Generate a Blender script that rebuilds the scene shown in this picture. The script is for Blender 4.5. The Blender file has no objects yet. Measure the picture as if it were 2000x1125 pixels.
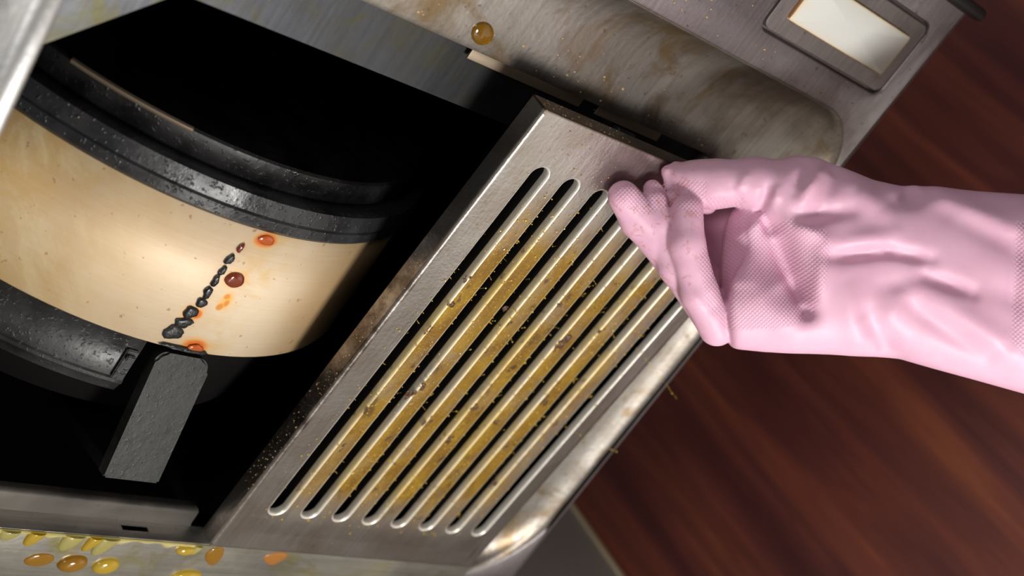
import bpy, bmesh, math, random
import numpy as np
from mathutils import Vector, Matrix
from mathutils.geometry import tessellate_polygon
random.seed(4); rng = np.random.default_rng(4)
sc = bpy.context.scene
col = sc.collection
R = math.radians

# ------------------------------------------------------------------ camera, world, lamps, exposure
# Units are metres.  X runs along the hood, Y towards the back wall, Z up; Z = 0 is the hood's underside.
ROT = Matrix(((0.68215065, -0.1947099, -0.704811),
              (-0.5582262, -0.76124784, -0.32997764),
              (-0.47228593, 0.61853842, -0.62797788)))      # columns: camera right, up, back
EYE = Vector((0, 0, -0.55))
cd = bpy.data.cameras.new('camera'); cam = bpy.data.objects.new('camera', cd); col.objects.link(cam)
cam.matrix_world = Matrix.Translation(EYE) @ ROT.to_4x4()
cd.sensor_width = 36; cd.lens = 50.0; cd.clip_start = 0.02
cd.dof.use_dof = True; cd.dof.focus_distance = 0.80; cd.dof.aperture_fstop = 5.6
sc.camera = cam

w = bpy.data.worlds.new('room_light'); sc.world = w; w.use_nodes = True
w.node_tree.nodes['Background'].inputs[0].default_value = (0.80, 0.79, 0.80, 1)
w.node_tree.nodes['Background'].inputs[1].default_value = 0.30

def area(name, loc, target, size, power, colr=(1, 1, 1), sy=None):
    l = bpy.data.lights.new(name, 'AREA'); l.energy = power; l.color = colr; l.size = size
    if sy: l.shape = 'RECTANGLE'; l.size_y = sy
    o = bpy.data.objects.new(name, l); col.objects.link(o); o.location = loc
    o.rotation_euler = (Vector(target) - Vector(loc)).to_track_quat('-Z', 'Y').to_euler()
    return o
area('work_lamp', (0.58, 0.42, -1.00), (0.62, 0.33, 0.0), 0.22, 10.5, (1, 0.97, 0.93))
area('side_fill', (-0.75, -0.25, -0.55), (0.55, 0.33, 0.0), 0.5, 5, (1, 0.98, 0.95))  # added fill light, not a known lamp; brightens recess wall and divider

vs = sc.view_settings
vs.view_transform = 'Standard'; vs.look = 'None'; vs.gamma = 1; vs.use_curve_mapping = False
vs.exposure = 0.0

# ------------------------------------------------------------------ helpers
def link(name, me, mats, parent=None, smooth=False, angle=None):
    o = bpy.data.objects.new(name, me); col.objects.link(o)
    for m in (mats if isinstance(mats, (list, tuple)) else [mats]): me.materials.append(m)
    if parent: o.parent = parent
    if smooth:
        me.polygons.foreach_set('use_smooth', [True]*len(me.polygons))
        if angle: 
            try: me.set_sharp_from_angle(angle=R(angle))
            except Exception: pass
    return o
def pyd(name, V, F, mats, parent=None, smooth=False, angle=None):
    me = bpy.data.meshes.new(name); me.from_pydata([tuple(v) for v in V], [], F); me.update()
    return link(name, me, mats, parent, smooth, angle)
def from_bm(name, bm, mats, parent=None, smooth=False, angle=None):
    bmesh.ops.recalc_face_normals(bm, faces=bm.faces)
    me = bpy.data.meshes.new(name); bm.to_mesh(me); bm.free()
    return link(name, me, mats, parent, smooth, angle)
def empty(name, loc=(0, 0, 0), rot=(0, 0, 0)):
    o = bpy.data.objects.new(name, None); col.objects.link(o); o.location = loc; o.rotation_euler = rot
    o.empty_display_size = .05
    return o
def tag(o, label=None, cat=None, group=None, kind=None):
    if label: o['label'] = label
    if cat: o['category'] = cat
    if group: o['group'] = group
    if kind: o['kind'] = kind
    return o
def add_box(bm, a, b, bev=0.0, seg=2):
    r = bmesh.ops.create_cube(bm, size=1)
    vs_ = r['verts']
    for v in vs_:
        v.co = Vector([(a[i]+b[i])/2 + v.co[i]*(b[i]-a[i]) for i in range(3)])
    if bev:
        ed = list({e for v in vs_ for e in v.link_edges})
        bmesh.ops.bevel(bm, geom=ed, offset=bev, segments=seg, affect='EDGES', profile=.5)
def box(name, a, b, mat, parent=None, bev=0.001):
    bm = bmesh.new(); add_box(bm, a, b, bev); return from_bm(name, bm, mat, parent, True, 40)
def solid(o, t, off=0.0, rim=True):
    m = o.modifiers.new('sheet', 'SOLIDIFY'); m.thickness = t; m.offset = off; m.use_even_offset = False; m.use_rim = rim
    return o
def prism(bm, pts, z0, z1):
    """straight-sided solid over an outline in the XY plane"""
    n = len(pts)
    lo = [bm.verts.new((p[0], p[1], z0)) for p in pts]; hi = [bm.verts.new((p[0], p[1], z1)) for p in pts]
    bm.faces.new(lo[::-1]); bm.faces.new(hi)
    for i in range(n): bm.faces.new((lo[i], lo[(i+1) % n], hi[(i+1) % n], hi[i]))
def rrect(x0, y0, x1, y1, radii, n=10):
    """rounded rectangle outline; radii for corners (x0,y0) (x1,y0) (x1,y1) (x0,y1)"""
    out = []
    for (cx, cy, sx, sy, a0), r in zip(((x0, y0, 1, 1, 180), (x1, y0, -1, 1, 270), (x1, y1, -1, -1, 0), (x0, y1, 1, -1, 90)), radii):
        ox, oy = cx + sx*r, cy + sy*r
        for k in range(n+1):
            a = R(a0 + 90*k/n); out.append((ox + r*math.cos(a), oy + r*math.sin(a)))
    return out
def loft(rings, closed=True):
    V = [p for r in rings for p in r]; n = len(rings[0]); F = []
    for k in range(len(rings)-1):
        for i in range(n if closed else n-1):
            j = (i+1) % n
            F.append((k*n+i, k*n+j, (k+1)*n+j, (k+1)*n+i))
    return V, F

# ------------------------------------------------------------------ materials
class NT:
    def __init__(s, name):
        s.m = bpy.data.materials.new(name); s.m.use_nodes = True; s.t = s.m.node_tree
        s.b = s.t.nodes['Principled BSDF']
    def n(s, typ, **kw):
        nd = s.t.nodes.new(typ)
        for k, v in kw.items():
            if k in nd.inputs: nd.inputs[k].default_value = v
            else: setattr(nd, k, v)
        return nd
    def l(s, a, b): s.t.links.new(a, b)
    def coord(s, obj=None, scale=(1, 1, 1), loc=(0, 0, 0), rot=(0, 0, 0)):
        tc = s.n('ShaderNodeTexCoord')
        if obj: tc.object = obj
        mp = s.n('ShaderNodeMapping'); s.l(tc.outputs['Object'], mp.inputs[0])
        mp.inputs['Scale'].default_value = scale; mp.inputs['Location'].default_value = loc; mp.inputs['Rotation'].default_value = rot
        return mp.outputs[0]
    def noise(s, vec, scale, detail=4, rough=.55, dist=0):
        nd = s.n('ShaderNodeTexNoise'); nd.inputs['Scale'].default_value = scale; nd.inputs['Detail'].default_value = detail
        nd.inputs['Roughness'].default_value = rough; nd.inputs['Distortion'].default_value = dist
        s.l(vec, nd.inputs['Vector']); return nd.outputs['Fac']
    def ramp(s, fac, stops, interp='LINEAR'):
        nd = s.n('ShaderNodeValToRGB'); nd.color_ramp.interpolation = interp
        e = nd.color_ramp.elements
        while len(e) < len(stops): e.new(.5)
        for x, (p, c) in zip(e, stops):
            x.position = p; x.color = (*c, 1) if hasattr(c, '__len__') else (c, c, c, 1)
        s.l(fac, nd.inputs[0]); return nd.outputs[0]
    def mix(s, fac, a, b, mode='MIX'):
        nd = s.n('ShaderNodeMix', data_type='RGBA', blend_type=mode)
        for sock, v in ((nd.inputs[0], fac), (nd.inputs[6], a), (nd.inputs[7], b)):
            if hasattr(v, 'is_linked'): s.l(v, sock)
            elif hasattr(v, '__len__'): sock.default_value = (*v, 1)
            else: sock.default_value = v
        return nd.outputs[2]
    def math(s, op, a, b=0.0):
        nd = s.n('ShaderNodeMath', operation=op)
        for sock, v in ((nd.inputs[0], a), (nd.inputs[1], b)):
            if hasattr(v, 'is_linked'): s.l(v, sock)
            else: sock.default_value = v
        return nd.outputs[0]
    def bump(s, h, strength=.3, dist=.001, prev=None):
        nd = s.n('ShaderNodeBump'); nd.inputs['Strength'].default_value = strength; nd.inputs['Distance'].default_value = dist
        s.l(h, nd.inputs['Height'])
        if prev: s.l(prev, nd.inputs['Normal'])
        return nd.outputs[0]
    def set(s, **kw):
        for k, v in kw.items():
            k = k.replace('_', ' ')
            if k not in s.b.inputs: k = k.title()
            sock = s.b.inputs[k]
            if hasattr(v, 'is_linked'): s.l(v, sock)
            else: sock.default_value = (*v, 1) if sock.type == 'RGBA' and len(v) == 3 else v
        return s.m

def plain(name, c, rough=.5, metal=0., **kw):
    return NT(name).set(Base_Color=c, Roughness=rough, Metallic=metal, **kw)

def steel(name, base=(.50, .48, .46), rough=.33, grime=(.20, .14, .08), amount=.5, stain=None, stain_at=None, speck=.6, brush=(400, 12, 12), spot=(.11, .06, .03), bump=.25):
    t = NT(name); v = t.coord()
    big = t.noise(v, 14, 5, .6, .4)
    g = t.ramp(big, [(.42, 0.), (.72, 1.)])
    c = t.mix(t.math('MULTIPLY', g, amount), base, grime)
    br = t.noise(t.coord(scale=brush), 1.0, 3)
    c = t.mix(.18, c, t.ramp(br, [(.3, (.15, .15, .15)), (.7, (.9, .9, .9))]), 'OVERLAY')
    if stain:
        sm = t.ramp(t.noise(t.coord(loc=(3.1, 1.7, 0)), 22, 4, .6, .8), [(.52, 0.), (.66, 1.)])
        c = t.mix(t.math('MULTIPLY', sm, .8), c, stain)
    fine = t.noise(v, 260, 2, .5)
    sp = t.ramp(fine, [(.68, 0.), (.72, 1.)])
    c = t.mix(t.math('MULTIPLY', sp, speck), c, spot)
    mid = t.ramp(t.noise(t.coord(loc=(9, 4, 2)), 75, 3, .6), [(.66, 0.), (.70, 1.)])
    c = t.mix(t.math('MULTIPLY', mid, speck*.7), c, spot)
    r = t.math('ADD', t.math('MULTIPLY', big, .25), rough-.1)
    bh = t.math('ADD', t.math('MULTIPLY', fine, .4), big)
    met = t.math('SUBTRACT', .95, t.math('MULTIPLY', g, .25))
    return t.set(Base_Color=c, Roughness=r, Metallic=met, Normal=t.bump(bh, bump, .0015))

M_panel = steel('stained_brushed_steel', (.33, .305, .315), .40, (.13, .095, .085), .75, speck=.7)
M_dish = steel('greasy_steel', (.28, .26, .237), .42, (.12, .088, .06), .85, stain=(.15, .095, .04), speck=.6)
M_rear = steel('oily_steel', (.40, .385, .35), .36, (.30, .27, .17), .5, stain=(.32, .28, .10), speck=.1, brush=(12, 400, 12))
M_ledge = steel('dark_oily_steel', (.060, .063, .072), .36, (.035, .032, .025), .9, stain=(.06, .055, .02), speck=.3, bump=.08)
M_rail = steel('ledge_steel', (.50, .48, .45), .34, (.34, .28, .2), .4, speck=.2, brush=(10, 10, 300))
M_splash = plain('dull_splash_steel', (.42, .41, .38), .5, .25)
M_divider = steel('worn_light_steel', (.60, .60, .60), .4, (.42, .38, .33), .4, speck=.2)
M_tab = plain('tan_greasy_metal', (.20, .155, .11), .45, .6)
M_black = plain('deep_shade_black', (.006, .0045, .005), .6, 0., Specular_IOR_Level=.15)  # near-black colour stands in for the deep shade inside the hood
M_rubber = plain('black_rubber', (.012, .012, .012), .45)
M_shell = plain('brushed_shell', (.42, .40, .39), .4, .9)

def wood():
    t = NT('dark_red_wood')
    v = t.coord(scale=(1, 1, .10)); v2 = t.coord(scale=(1, 1, .035))
    a = t.noise(v, 19, 6, .6, .5); b = t.noise(v2, 60, 4, .6, .2); d = t.noise(t.coord(scale=(1, 1, .25)), 3.5, 3, .5)
    c = t.ramp(a, [(.28, (.038, .0088, .0088)), (.48, (.076, .0175, .0140)), (.62, (.130, .032, .018)), (.78, (.24, .072, .024))])
    c = t.mix(.5, c, t.ramp(b, [(.3, (.45, .42, .45)), (.7, (1.15, 1.1, 1.05))]), 'MULTIPLY')
    c = t.mix(t.math('MULTIPLY', t.ramp(d, [(.4, 0.), (.75, 1.)]), .45), c, (.045, .014, .016))
    return t.set(Base_Color=c, Roughness=.42, Normal=t.bump(b, .15, .001))
M_wood = wood()
M_floor = plain('grey_floor_tile', (.34, .32, .30), .5)
M_paint = plain('white_wall_paint', (.70, .68, .64), .8)

# ------------------------------------------------------------------ setting
def plane(name, pts, mat, t=.02):
    n = (Vector(pts[1])-Vector(pts[0])).cross(Vector(pts[2])-Vector(pts[0])).normalized()
    V = [Vector(p) for p in pts] + [Vector(p)-n*t for p in pts]
    F = [(0, 1, 2, 3), (7, 6, 5, 4), (0, 4, 5, 1), (1, 5, 6, 2), (2, 6, 7, 3), (3, 7, 4, 0)]
    o = pyd(name, V, F, mat); o['kind'] = 'structure'; return o
XW, YB = 1.086, 0.604
plane('floor', [(-2.2, -2.4, -1.6), (XW, -2.4, -1.6), (XW, YB, -1.6), (-2.2, YB, -1.6)], M_floor)
wr = plane('wall_right', [(XW+.012, -2.4, -1.6), (XW+.012, -2.4, .9), (XW+.012, YB, .9), (XW+.012, YB, -1.6)], M_paint)  # unseen below the wood; white added there to brighten the filter's reflection
o = box('wood_panel', (XW, -2.35, -.30), (XW+.0115, YB-.001, .88), M_wood, None, .001)
tag(o, 'dark red wood panel with vertical grain on the wall beyond the end of the hood', 'wood panel')
plane('wall_back', [(-2.2, YB, -1.6), (XW, YB, -1.6), (XW, YB, .9), (-2.2, YB, .9)], M_paint)
splash = box('splash_panel', (-1.2, YB-.005, -.75), (XW-.001, YB-.001, .45), M_splash, None, .001)
tag(splash, 'plain stainless steel splash panel on the wall behind the hood', 'splash panel')

box('edge_trim', (XW-.010, YB-.0075, -.75), (XW-.002, YB-.0052, .45), plain('yellowed_sealant', (.50, .40, .26), .6), splash, .0005)
# ------------------------------------------------------------------ range hood
hood = empty('range_hood')
tag(hood, 'stainless steel range hood seen from below with stained lamp panel and open dark interior', 'range hood')
XL, XR, YF, YR = -.30, .8225, -.004, .598
# underside sheet: from the rounded outer edge to the rounded mouth of the recess
N = 10
outer = rrect(XL, YF, XR, YR, (.006, .006, .07, .006), N)
mouth = rrect(-.27, .0994, .8135, .534, (.02, .052, .072, .004), N)
foot = rrect(-.25, .1315, .733, .5350, (.02, .034, .03, .003), N)
opening = rrect(-.24, .1665, .720, .5355, (.004, .004, .004, .002), N)
def at_z(ring, z): return [(x, y, z) for x, y in ring]
def lerp(a, b, k): return [(p[0]+(q[0]-p[0])*k, p[1]+(q[1]-p[1])*k) for p, q in zip(a, b)]
def grow(ring, d):
    n = len(ring); out = []
    for i in range(n):
        p, q = ring[i-1], ring[(i+1) % n]
        tx, ty = q[0]-p[0], q[1]-p[1]; L = math.hypot(tx, ty) or 1
        out.append((ring[i][0]+ty/L*d, ring[i][1]-tx/L*d))
    return out
LX, LY = .7267, .0505
lamp_cut = [(LX+p[0], LY+p[1]) for p in rrect(-.0697, -.0278, .0697, .0278, (.0075,)*4, 6)]
bm = bmesh.new()
def ring_v(pts): return [bm.verts.new(p) for p in pts]
def bridge(r0, r1):
    n = len(r0)
    for i in range(n): bm.faces.new((r0[i], r0[(i+1) % n], r1[(i+1) % n], r1[i]))
Ro = [ring_v(at_z(outer, .030)), ring_v(at_z(outer, .009)), ring_v(at_z(grow(outer, -.0012), .0050)), ring_v(at_z(grow(outer, -.0032), .0022)), ring_v(at_z(grow(outer, -.0060), .0006)), ring_v(at_z(grow(outer, -.0090), 0))]
Rm = [ring_v(at_z(grow(mouth, .0012), 0)), ring_v(at_z(mouth, .0008))]
Rl = [ring_v(at_z(grow(lamp_cut, .0016), 0)), ring_v(at_z(grow(lamp_cut, .0006), .0003)), ring_v(at_z(lamp_cut, .0011)), ring_v(at_z(grow(lamp_cut, -.0003), .0024)), ring_v(at_z(grow(lamp_cut, -.0003), .0048))]
for g in (Ro, Rm, Rl):
    for p, q in zip(g[:-1], g[1:]): bridge(p, q)
allv = Ro[-1]+Rm[0]+Rl[0]
for tri in tessellate_polygon([[v_.co.copy() for v_ in r] for r in (Ro[-1], Rm[0], Rl[0])]): bm.faces.new([allv[i] for i in tri])
panel = from_bm('underside_panel', bm, M_panel, hood, True, 35)
prof = [(0, .0008), (.06, .0055), (.2, .0105), (.45, .0155), (.75, .0188), (1, .02)]
rings = [at_z(lerp(mouth, foot, k), z) for k, z in prof] + [at_z(lerp(foot, opening, .5), .0202), at_z(lerp(foot, opening, .93), .0203), at_z(opening, .0212), at_z(opening, .030)]
V, F = loft(rings)
solid(pyd('filter_recess', V, F, M_dish, hood, True, 60), .0006, -1)
# rear rim seam plate beside the filter hinge
box('rear_strip', (-.26, .5228, -.0012), (.7633, .583, -.0002), M_rear, hood, .0003)
# hinge rail: vertical face with a hook slot, then a ledge
bm = bmesh.new()
ys, z0, z1 = .5222, -.0005, .0146
xs = [-.25, .262, .4699, .4882, .7]
zz = [z0, .0058, .0104, z1]
for i in range(4):
    for k in range(3):
        if i == 2 and k == 1: continue
        x0, x1 = xs[i], xs[i+1]
        sh = lambda x, k_: x
        vv = [bm.verts.new(p) for p in ((x0, ys, zz[k]), (x1, ys, zz[k]), (x1, ys, zz[k+1]), (x0, ys, zz[k+1]))]; bm.faces.new(vv)
bmesh.ops.remove_doubles(bm, verts=bm.verts, dist=1e-5)
rail = solid(from_bm('hinge_rail', bm, M_rail, hood), .0008, 0)
V, F = loft([[(-.25, y, z), (.5215, y, z)] for y, z in ((.5222, .0146), (.5212, .0154), (.519, .0157), (.512, .0157), (.5105, .0162), (.510, .0175), (.510, .024))], False)
solid(pyd('ledge', V, F, M_rail, rail, True, 50), .0008, 0)
# inner plate in front of the fan, with 45 degree corner
bm = bmesh.new()
prism(bm, [(-.24, .120), (.725, .120), (.725, .2025), (.3388, .2025), (.245, .2963), (.245, .47), (-.24, .47)], .0302, .0322)
from_bm('inner_plate', bm, M_ledge, hood)
for a, b in ((.505, .5985), (.6135, .6742)):
    box('mounting_tab', (a, .1667, .0255), (b, .1742, .0270), M_tab, hood, .0004)
bm = bmesh.new(); add_box(bm, (.636, .175, .022), (.652, .190, .0300), .001); add_box(bm, (.640, .178, .017), (.646, .187, .0222), .001)
from_bm('latch', bm, M_ledge, hood, True, 40)
# divider channel between the two filter openings
V, F = loft([[(x, .02, z + .0205), (x, .52, z - .0475)] for x, z in
             ((.20, -.0105+.012), (.244, -.0105+.012), (.2565, -.0105), (.2592, -.0125), (.2600, -.0155), (.2600, -.0235), (.2592, -.0250), (.2575, -.0257), (.2475, -.0257))], False)
solid(pyd('divider_channel', V, F, M_divider, hood, True, 35), .0010, 0)
# dark interior box
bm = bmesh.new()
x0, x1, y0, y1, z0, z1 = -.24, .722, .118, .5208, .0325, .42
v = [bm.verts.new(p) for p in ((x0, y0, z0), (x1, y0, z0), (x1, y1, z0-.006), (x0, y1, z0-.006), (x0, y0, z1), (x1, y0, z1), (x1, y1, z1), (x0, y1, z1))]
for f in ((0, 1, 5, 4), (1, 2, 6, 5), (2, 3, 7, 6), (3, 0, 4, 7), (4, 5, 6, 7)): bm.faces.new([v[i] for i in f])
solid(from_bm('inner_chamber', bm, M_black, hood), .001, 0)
# outer shell above the underside
bm = bmesh.new()
sh = rrect(XL+.001, YF+.001, XR-.001, YR-.001, (.006, .006, .068, .006), N)
lo = [bm.verts.new((p[0], p[1], .030)) for p in sh]; hi = [bm.verts.new((p[0], p[1], .43)) for p in sh]
for i in range(len(sh)): bm.faces.new((lo[i], lo[(i+1) % len(sh)], hi[(i+1) % len(sh)], hi[i]))
bm.faces.new(hi); from_bm('outer_shell', bm, M_shell, hood, True, 40)
# black rubber strip along the front edge, sticking past the corner
bm = bmesh.new()
add_box(bm, (XL, -.0045, -.004), (.8330, .0048, .006), .0042, 4)
add_box(bm, (XL, -.020, -.002), (.8130, -.006, .012), .004, 3)
from_bm('front_seal', bm, M_rubber, hood, True, 50)

# lamp: pressed frame and white lens
lamp = empty('lamp', (.7267, .0505, 0)); lamp.parent = hood
M_bezel = steel('lamp_frame_steel', (.27, .245, .24), .40, (.24, .20, .19), .5, speck=.45)
o1 = rrect(-.0676, -.0257, .0676, .0257, (.006,)*4, 6)
rings = [at_z(grow(o1, .0022), .0046), at_z(grow(o1, .0003), .0046), at_z(o1, .0040), at_z(o1, .0006), at_z(grow(o1, -.0005), .0), at_z(grow(o1, -.0016), -.0001)]
V, F = loft(rings); n = len(o1); V = V + [(0, 0, -.0001)]; F = F + [(5*n+i, 5*n+(i+1) % n, 6*n) for i in range(n)]
pyd('lamp_frame', V, F, M_bezel, lamp, True, 35)
def lens_mat():
    t = NT('yellowed_white_lens'); tc = t.n('ShaderNodeTexCoord'); sx = t.n('ShaderNodeSeparateXYZ'); t.l(tc.outputs['Object'], sx.inputs[0])
    ex = t.math('DIVIDE', t.math('ABSOLUTE', sx.outputs[0]), .0553); ey = t.math('DIVIDE', t.math('ABSOLUTE', sx.outputs[1]), .0152)
    nz = t.math('MULTIPLY', t.noise(tc.outputs['Object'], 90, 4), .10)
    e = t.math('ADD', t.math('MAXIMUM', t.math('POWER', ex, 6), t.math('POWER', ey, 3)), nz)
    c = t.ramp(e, [(.0, (.66, .66, .63)), (.72, (.66, .64, .57)), (.93, (.70, .55, .33)), (1., (.22, .10, .04))])
    return t.set(Base_Color=c, Roughness=.35, Subsurface_Weight=.15, Subsurface_Radius=(.004, .004, .004))
o2 = rrect(-.0553, -.0152, .0553, .0152, (.003,)*4, 5)
rings = [at_z(o2, .0010), at_z(o2, -.0012), at_z(grow(o2, -.0004), -.0021), at_z(grow(o2, -.0013), -.0026)]
V, F = loft(rings); n = len(o2); V = V + [(0, 0, -.0027)]; F = F + [(3*n+i, 3*n+(i+1) % n, 4*n) for i in range(n)]
lens = pyd('lamp_lens', V, F, lens_mat(), lamp, True, 40); lens['label'] = 'white lamp lens with yellowed edges'
# screw heads on the dark inner plate
# ------------------------------------------------------------------ fan housing
XC, ZC, RD = .4434, .1973, .1831
fan = empty('fan_housing', (XC, .34, ZC)); 
tag(fan, 'round fan housing with a cream band between black rims inside the hood', 'fan')
def arcs(name, prof, a0, a1, mat, n=72, parent=fan, smooth=40):
    """sheet swept about the fan axis; prof = (radius, y), angle 0 = lowest point, + towards +X"""
    rings = []
    for r, y in prof:
        rings.append([(r*math.sin(R(a0+(a1-a0)*k/n)), y-.34, -r*math.cos(R(a0+(a1-a0)*k/n))) for k in range(n+1)])
    V, F = loft(rings, False)
    return pyd(name, V, F, mat, parent, True, smooth)
def band_mat():
    t = NT('heat_stained_cream_metal'); v = t.coord()
    sx = t.n('ShaderNodeSeparateXYZ'); t.l(v, sx.inputs[0])
    left = t.n('ShaderNodeMapRange'); left.inputs[1].default_value = -.03; left.inputs[2].default_value = -.15
    t.l(sx.outputs[0], left.inputs[0])
    nz = t.noise(t.coord(scale=(1, 1, 1)), 30, 6, .68, .4)
    yl = t.math('MULTIPLY', left.outputs[0], t.ramp(nz, [(.25, .25), (.65, 1.)]))
    base = t.mix(t.ramp(t.noise(t.coord(loc=(2, 5, 1)), 16, 4), [(.35, 0.), (.7, 1.)]), (.62, .465, .30), (.71, .585, .425))
    c = t.mix(yl, base, (.60, .34, .055))
    # faint amber run beside the drips
    q = t.n('ShaderNodeMapRange', interpolation_type='SMOOTHSTEP'); q.inputs[1].default_value = .0; q.inputs[2].default_value = .022
    t.l(t.math('ABSOLUTE', t.math('SUBTRACT', sx.outputs[0], .012)), q.inputs[0])
    run = t.math('MULTIPLY', t.math('SUBTRACT', 1., q.outputs[0]), t.ramp(t.noise(t.coord(loc=(7, 1, 4)), 40, 4, .6, 1), [(.38, 0.), (.65, .75)]))
    c = t.mix(run, c, (.62, .36, .06))
    rm = t.n('ShaderNodeMapping'); t.l(t.coord(rot=(0, 0, -.82)), rm.inputs[0]); rm.inputs['Scale'].default_value = (.16, 1, 1)
    scr = t.noise(rm.outputs[0], 75, 5, .65, .3)
    c = t.mix(t.math('MULTIPLY', t.ramp(scr, [(.50, 0.), (.68, .75)]), left.outputs[0]), c, (.80, .68, .42))
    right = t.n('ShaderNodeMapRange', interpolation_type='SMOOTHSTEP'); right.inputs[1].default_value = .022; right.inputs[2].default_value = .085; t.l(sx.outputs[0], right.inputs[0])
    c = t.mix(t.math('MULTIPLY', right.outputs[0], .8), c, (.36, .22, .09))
    def spot(cx, cy, rx, ry, colr, amt, soft=.5):
        mp = t.n('ShaderNodeMapping'); t.l(v, mp.inputs[0]); mp.inputs['Scale'].default_value = (1/rx, 1/ry, 0); mp.inputs['Location'].default_value = (-cx/rx, -cy/ry, 0)
        ln = t.n('ShaderNodeVectorMath', operation='LENGTH'); t.l(mp.outputs[0], ln.inputs[0])
        d = t.math('ADD', ln.outputs['Value'], t.math('MULTIPLY', t.math('SUBTRACT', nz, .5), .8))
        return t.mix(t.ramp(d, [(0., amt), (1-soft, amt), (1., 0.)]), c, colr)
    A_, B_ = (.78, .40, .08), (.74, .15, .012)
    for px_, py_, rx, ry in ((.0050, -.0303, .0100, .0072), (.0014, -.0010, .0098, .0082), (.0038, .0465, .0112, .0080), (.0048, .0130, .0056, .0090), (-.0100, .0260, .0080, .0075)):
        c = spot(px_, py_, rx, ry, A_, .9, .7)
    for px_, py_, rx, ry in ((.0050, -.0303, .0082, .0056), (.0038, .0470, .0085, .0055), (-.0072, .0262, .0036, .0034), (.0030, .0180, .0026, .0030), (.0036, .0105, .0026, .0026), (.0058, .0148, .0020, .0030)):
        c = spot(px_, py_, rx, ry, B_ if rx > .003 else (.66, .24, .03), .95, .45)
    br = t.noise(t.coord(scale=(4, 160, 4)), 4, 2); c = t.mix(.05, c, t.ramp(br, [(.3, (.2,)*3), (.7, (.85,)*3)]), 'OVERLAY')
    sp = t.ramp(t.noise(v, 190, 2, .5), [(.69, 0.), (.73, 1.)]); c = t.mix(t.math('MULTIPLY', sp, .6), c, (.30, .12, .02))
    return t.set(Base_Color=c, Roughness=.55, Metallic=.1, Normal=t.bump(nz, .12, .001))
def dark_metal(name, base, rough, wet=.6):
    t = NT(name); v = t.coord()
    a = t.noise(v, 40, 5, .65); f = t.noise(v, 320, 2)
    c = t.ramp(a, [(.35, tuple(x*.55 for x in base)), (.7, tuple(x*1.5 for x in base))])
    return t.set(Base_Color=c, Roughness=t.ramp(a, [(.35, rough-.12), (.65, rough+.12)]), Metallic=.15,
                 Normal=t.bump(t.math('ADD', a, t.math('MULTIPLY', t.ramp(f, [(.6, 0.), (.7, 1.)]), wet)), .5, .0015))
M_rim = dark_metal('wet_black_enamel', (.022, .022, .024), .36)
M_rim2 = dark_metal('grey_black_enamel', (.022, .022, .022), .45, .3)
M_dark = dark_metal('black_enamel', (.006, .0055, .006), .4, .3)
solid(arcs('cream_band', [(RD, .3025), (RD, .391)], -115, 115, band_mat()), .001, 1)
solid(arcs('front_rim', [(RD-.004, .3045), (RD+.0005, .3040), (RD+.0022, .3020), (RD+.0022, .2965), (RD+.0012, .2955), (RD+.0020, .2945), (RD+.0005, .2855), (RD-.003, .2843), (RD-.012, .2843)], -115, 115, M_rim), .0006, 0)
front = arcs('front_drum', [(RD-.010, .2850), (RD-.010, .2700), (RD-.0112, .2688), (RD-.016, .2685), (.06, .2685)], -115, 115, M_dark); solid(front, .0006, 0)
arcs('rim_highlight', [(RD-.0095, .2712), (RD-.0085, .2700), (RD-.0085, .2688), (RD-.0100, .2680)], -42, -19.5, M_tab, 30, front)  # painted highlight: tan strip along the drum's front edge
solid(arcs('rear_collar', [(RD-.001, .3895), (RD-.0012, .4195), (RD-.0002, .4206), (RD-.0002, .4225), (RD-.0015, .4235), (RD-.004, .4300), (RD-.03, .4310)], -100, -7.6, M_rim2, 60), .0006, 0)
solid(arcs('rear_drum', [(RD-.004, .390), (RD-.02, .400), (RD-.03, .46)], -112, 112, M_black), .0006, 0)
bm = bmesh.new()
a = R(-9.0)
for (ya, yb, da, db, h) in ((.3985, .4195, -1.2, 1.0, .0018), (.401, .405, -.9, .6, .0042)):
    P = []
    for an in (da, db):
        an = R(an)+a
        for r in (RD-.002, RD+h):
            for y in (ya, yb): P.append((r*math.sin(an), y-.34, -r*math.cos(an)))
    vv = [bm.verts.new(p) for p in P]
    for f in ((0, 1, 3, 2), (4, 6, 7, 5), (0, 2, 6, 4), (1, 5, 7, 3), (2, 3, 7, 6), (0, 4, 5, 1)): bm.faces.new([vv[i] for i in f])
bmesh.ops.bevel(bm, geom=list(bm.edges), offset=.0006, segments=2, affect='EDGES')
from_bm('collar_clip', bm, M_rim, fan, True, 40)
# support arm running back under the drum
arm = empty('support_arm', (.4500-XC, .4000-.34, .0185-ZC), (R(-13), 0, 0)); arm.parent = fan
M_arm = dark_metal('grey_arm_enamel', (.017, .017, .0145), .5, .15)
bm = bmesh.new(); prism(bm, rrect(-.0180, -.002, .0180, .080, (.007, .009, .001, .001), 6), .0, .008)
ed = [e for e in bm.edges if all(abs(v.co.z) < 1e-6 for v in e.verts)]
bmesh.ops.bevel(bm, geom=ed, offset=.0014, segments=3, affect='EDGES')
from_bm('arm_bar', bm, M_arm, arm, True, 35)
bm = bmesh.new(); add_box(bm, (-.017, .072, .0075), (.017, .080, .09), .001); from_bm('arm_post', bm, M_black, arm, True, 40)

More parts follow.
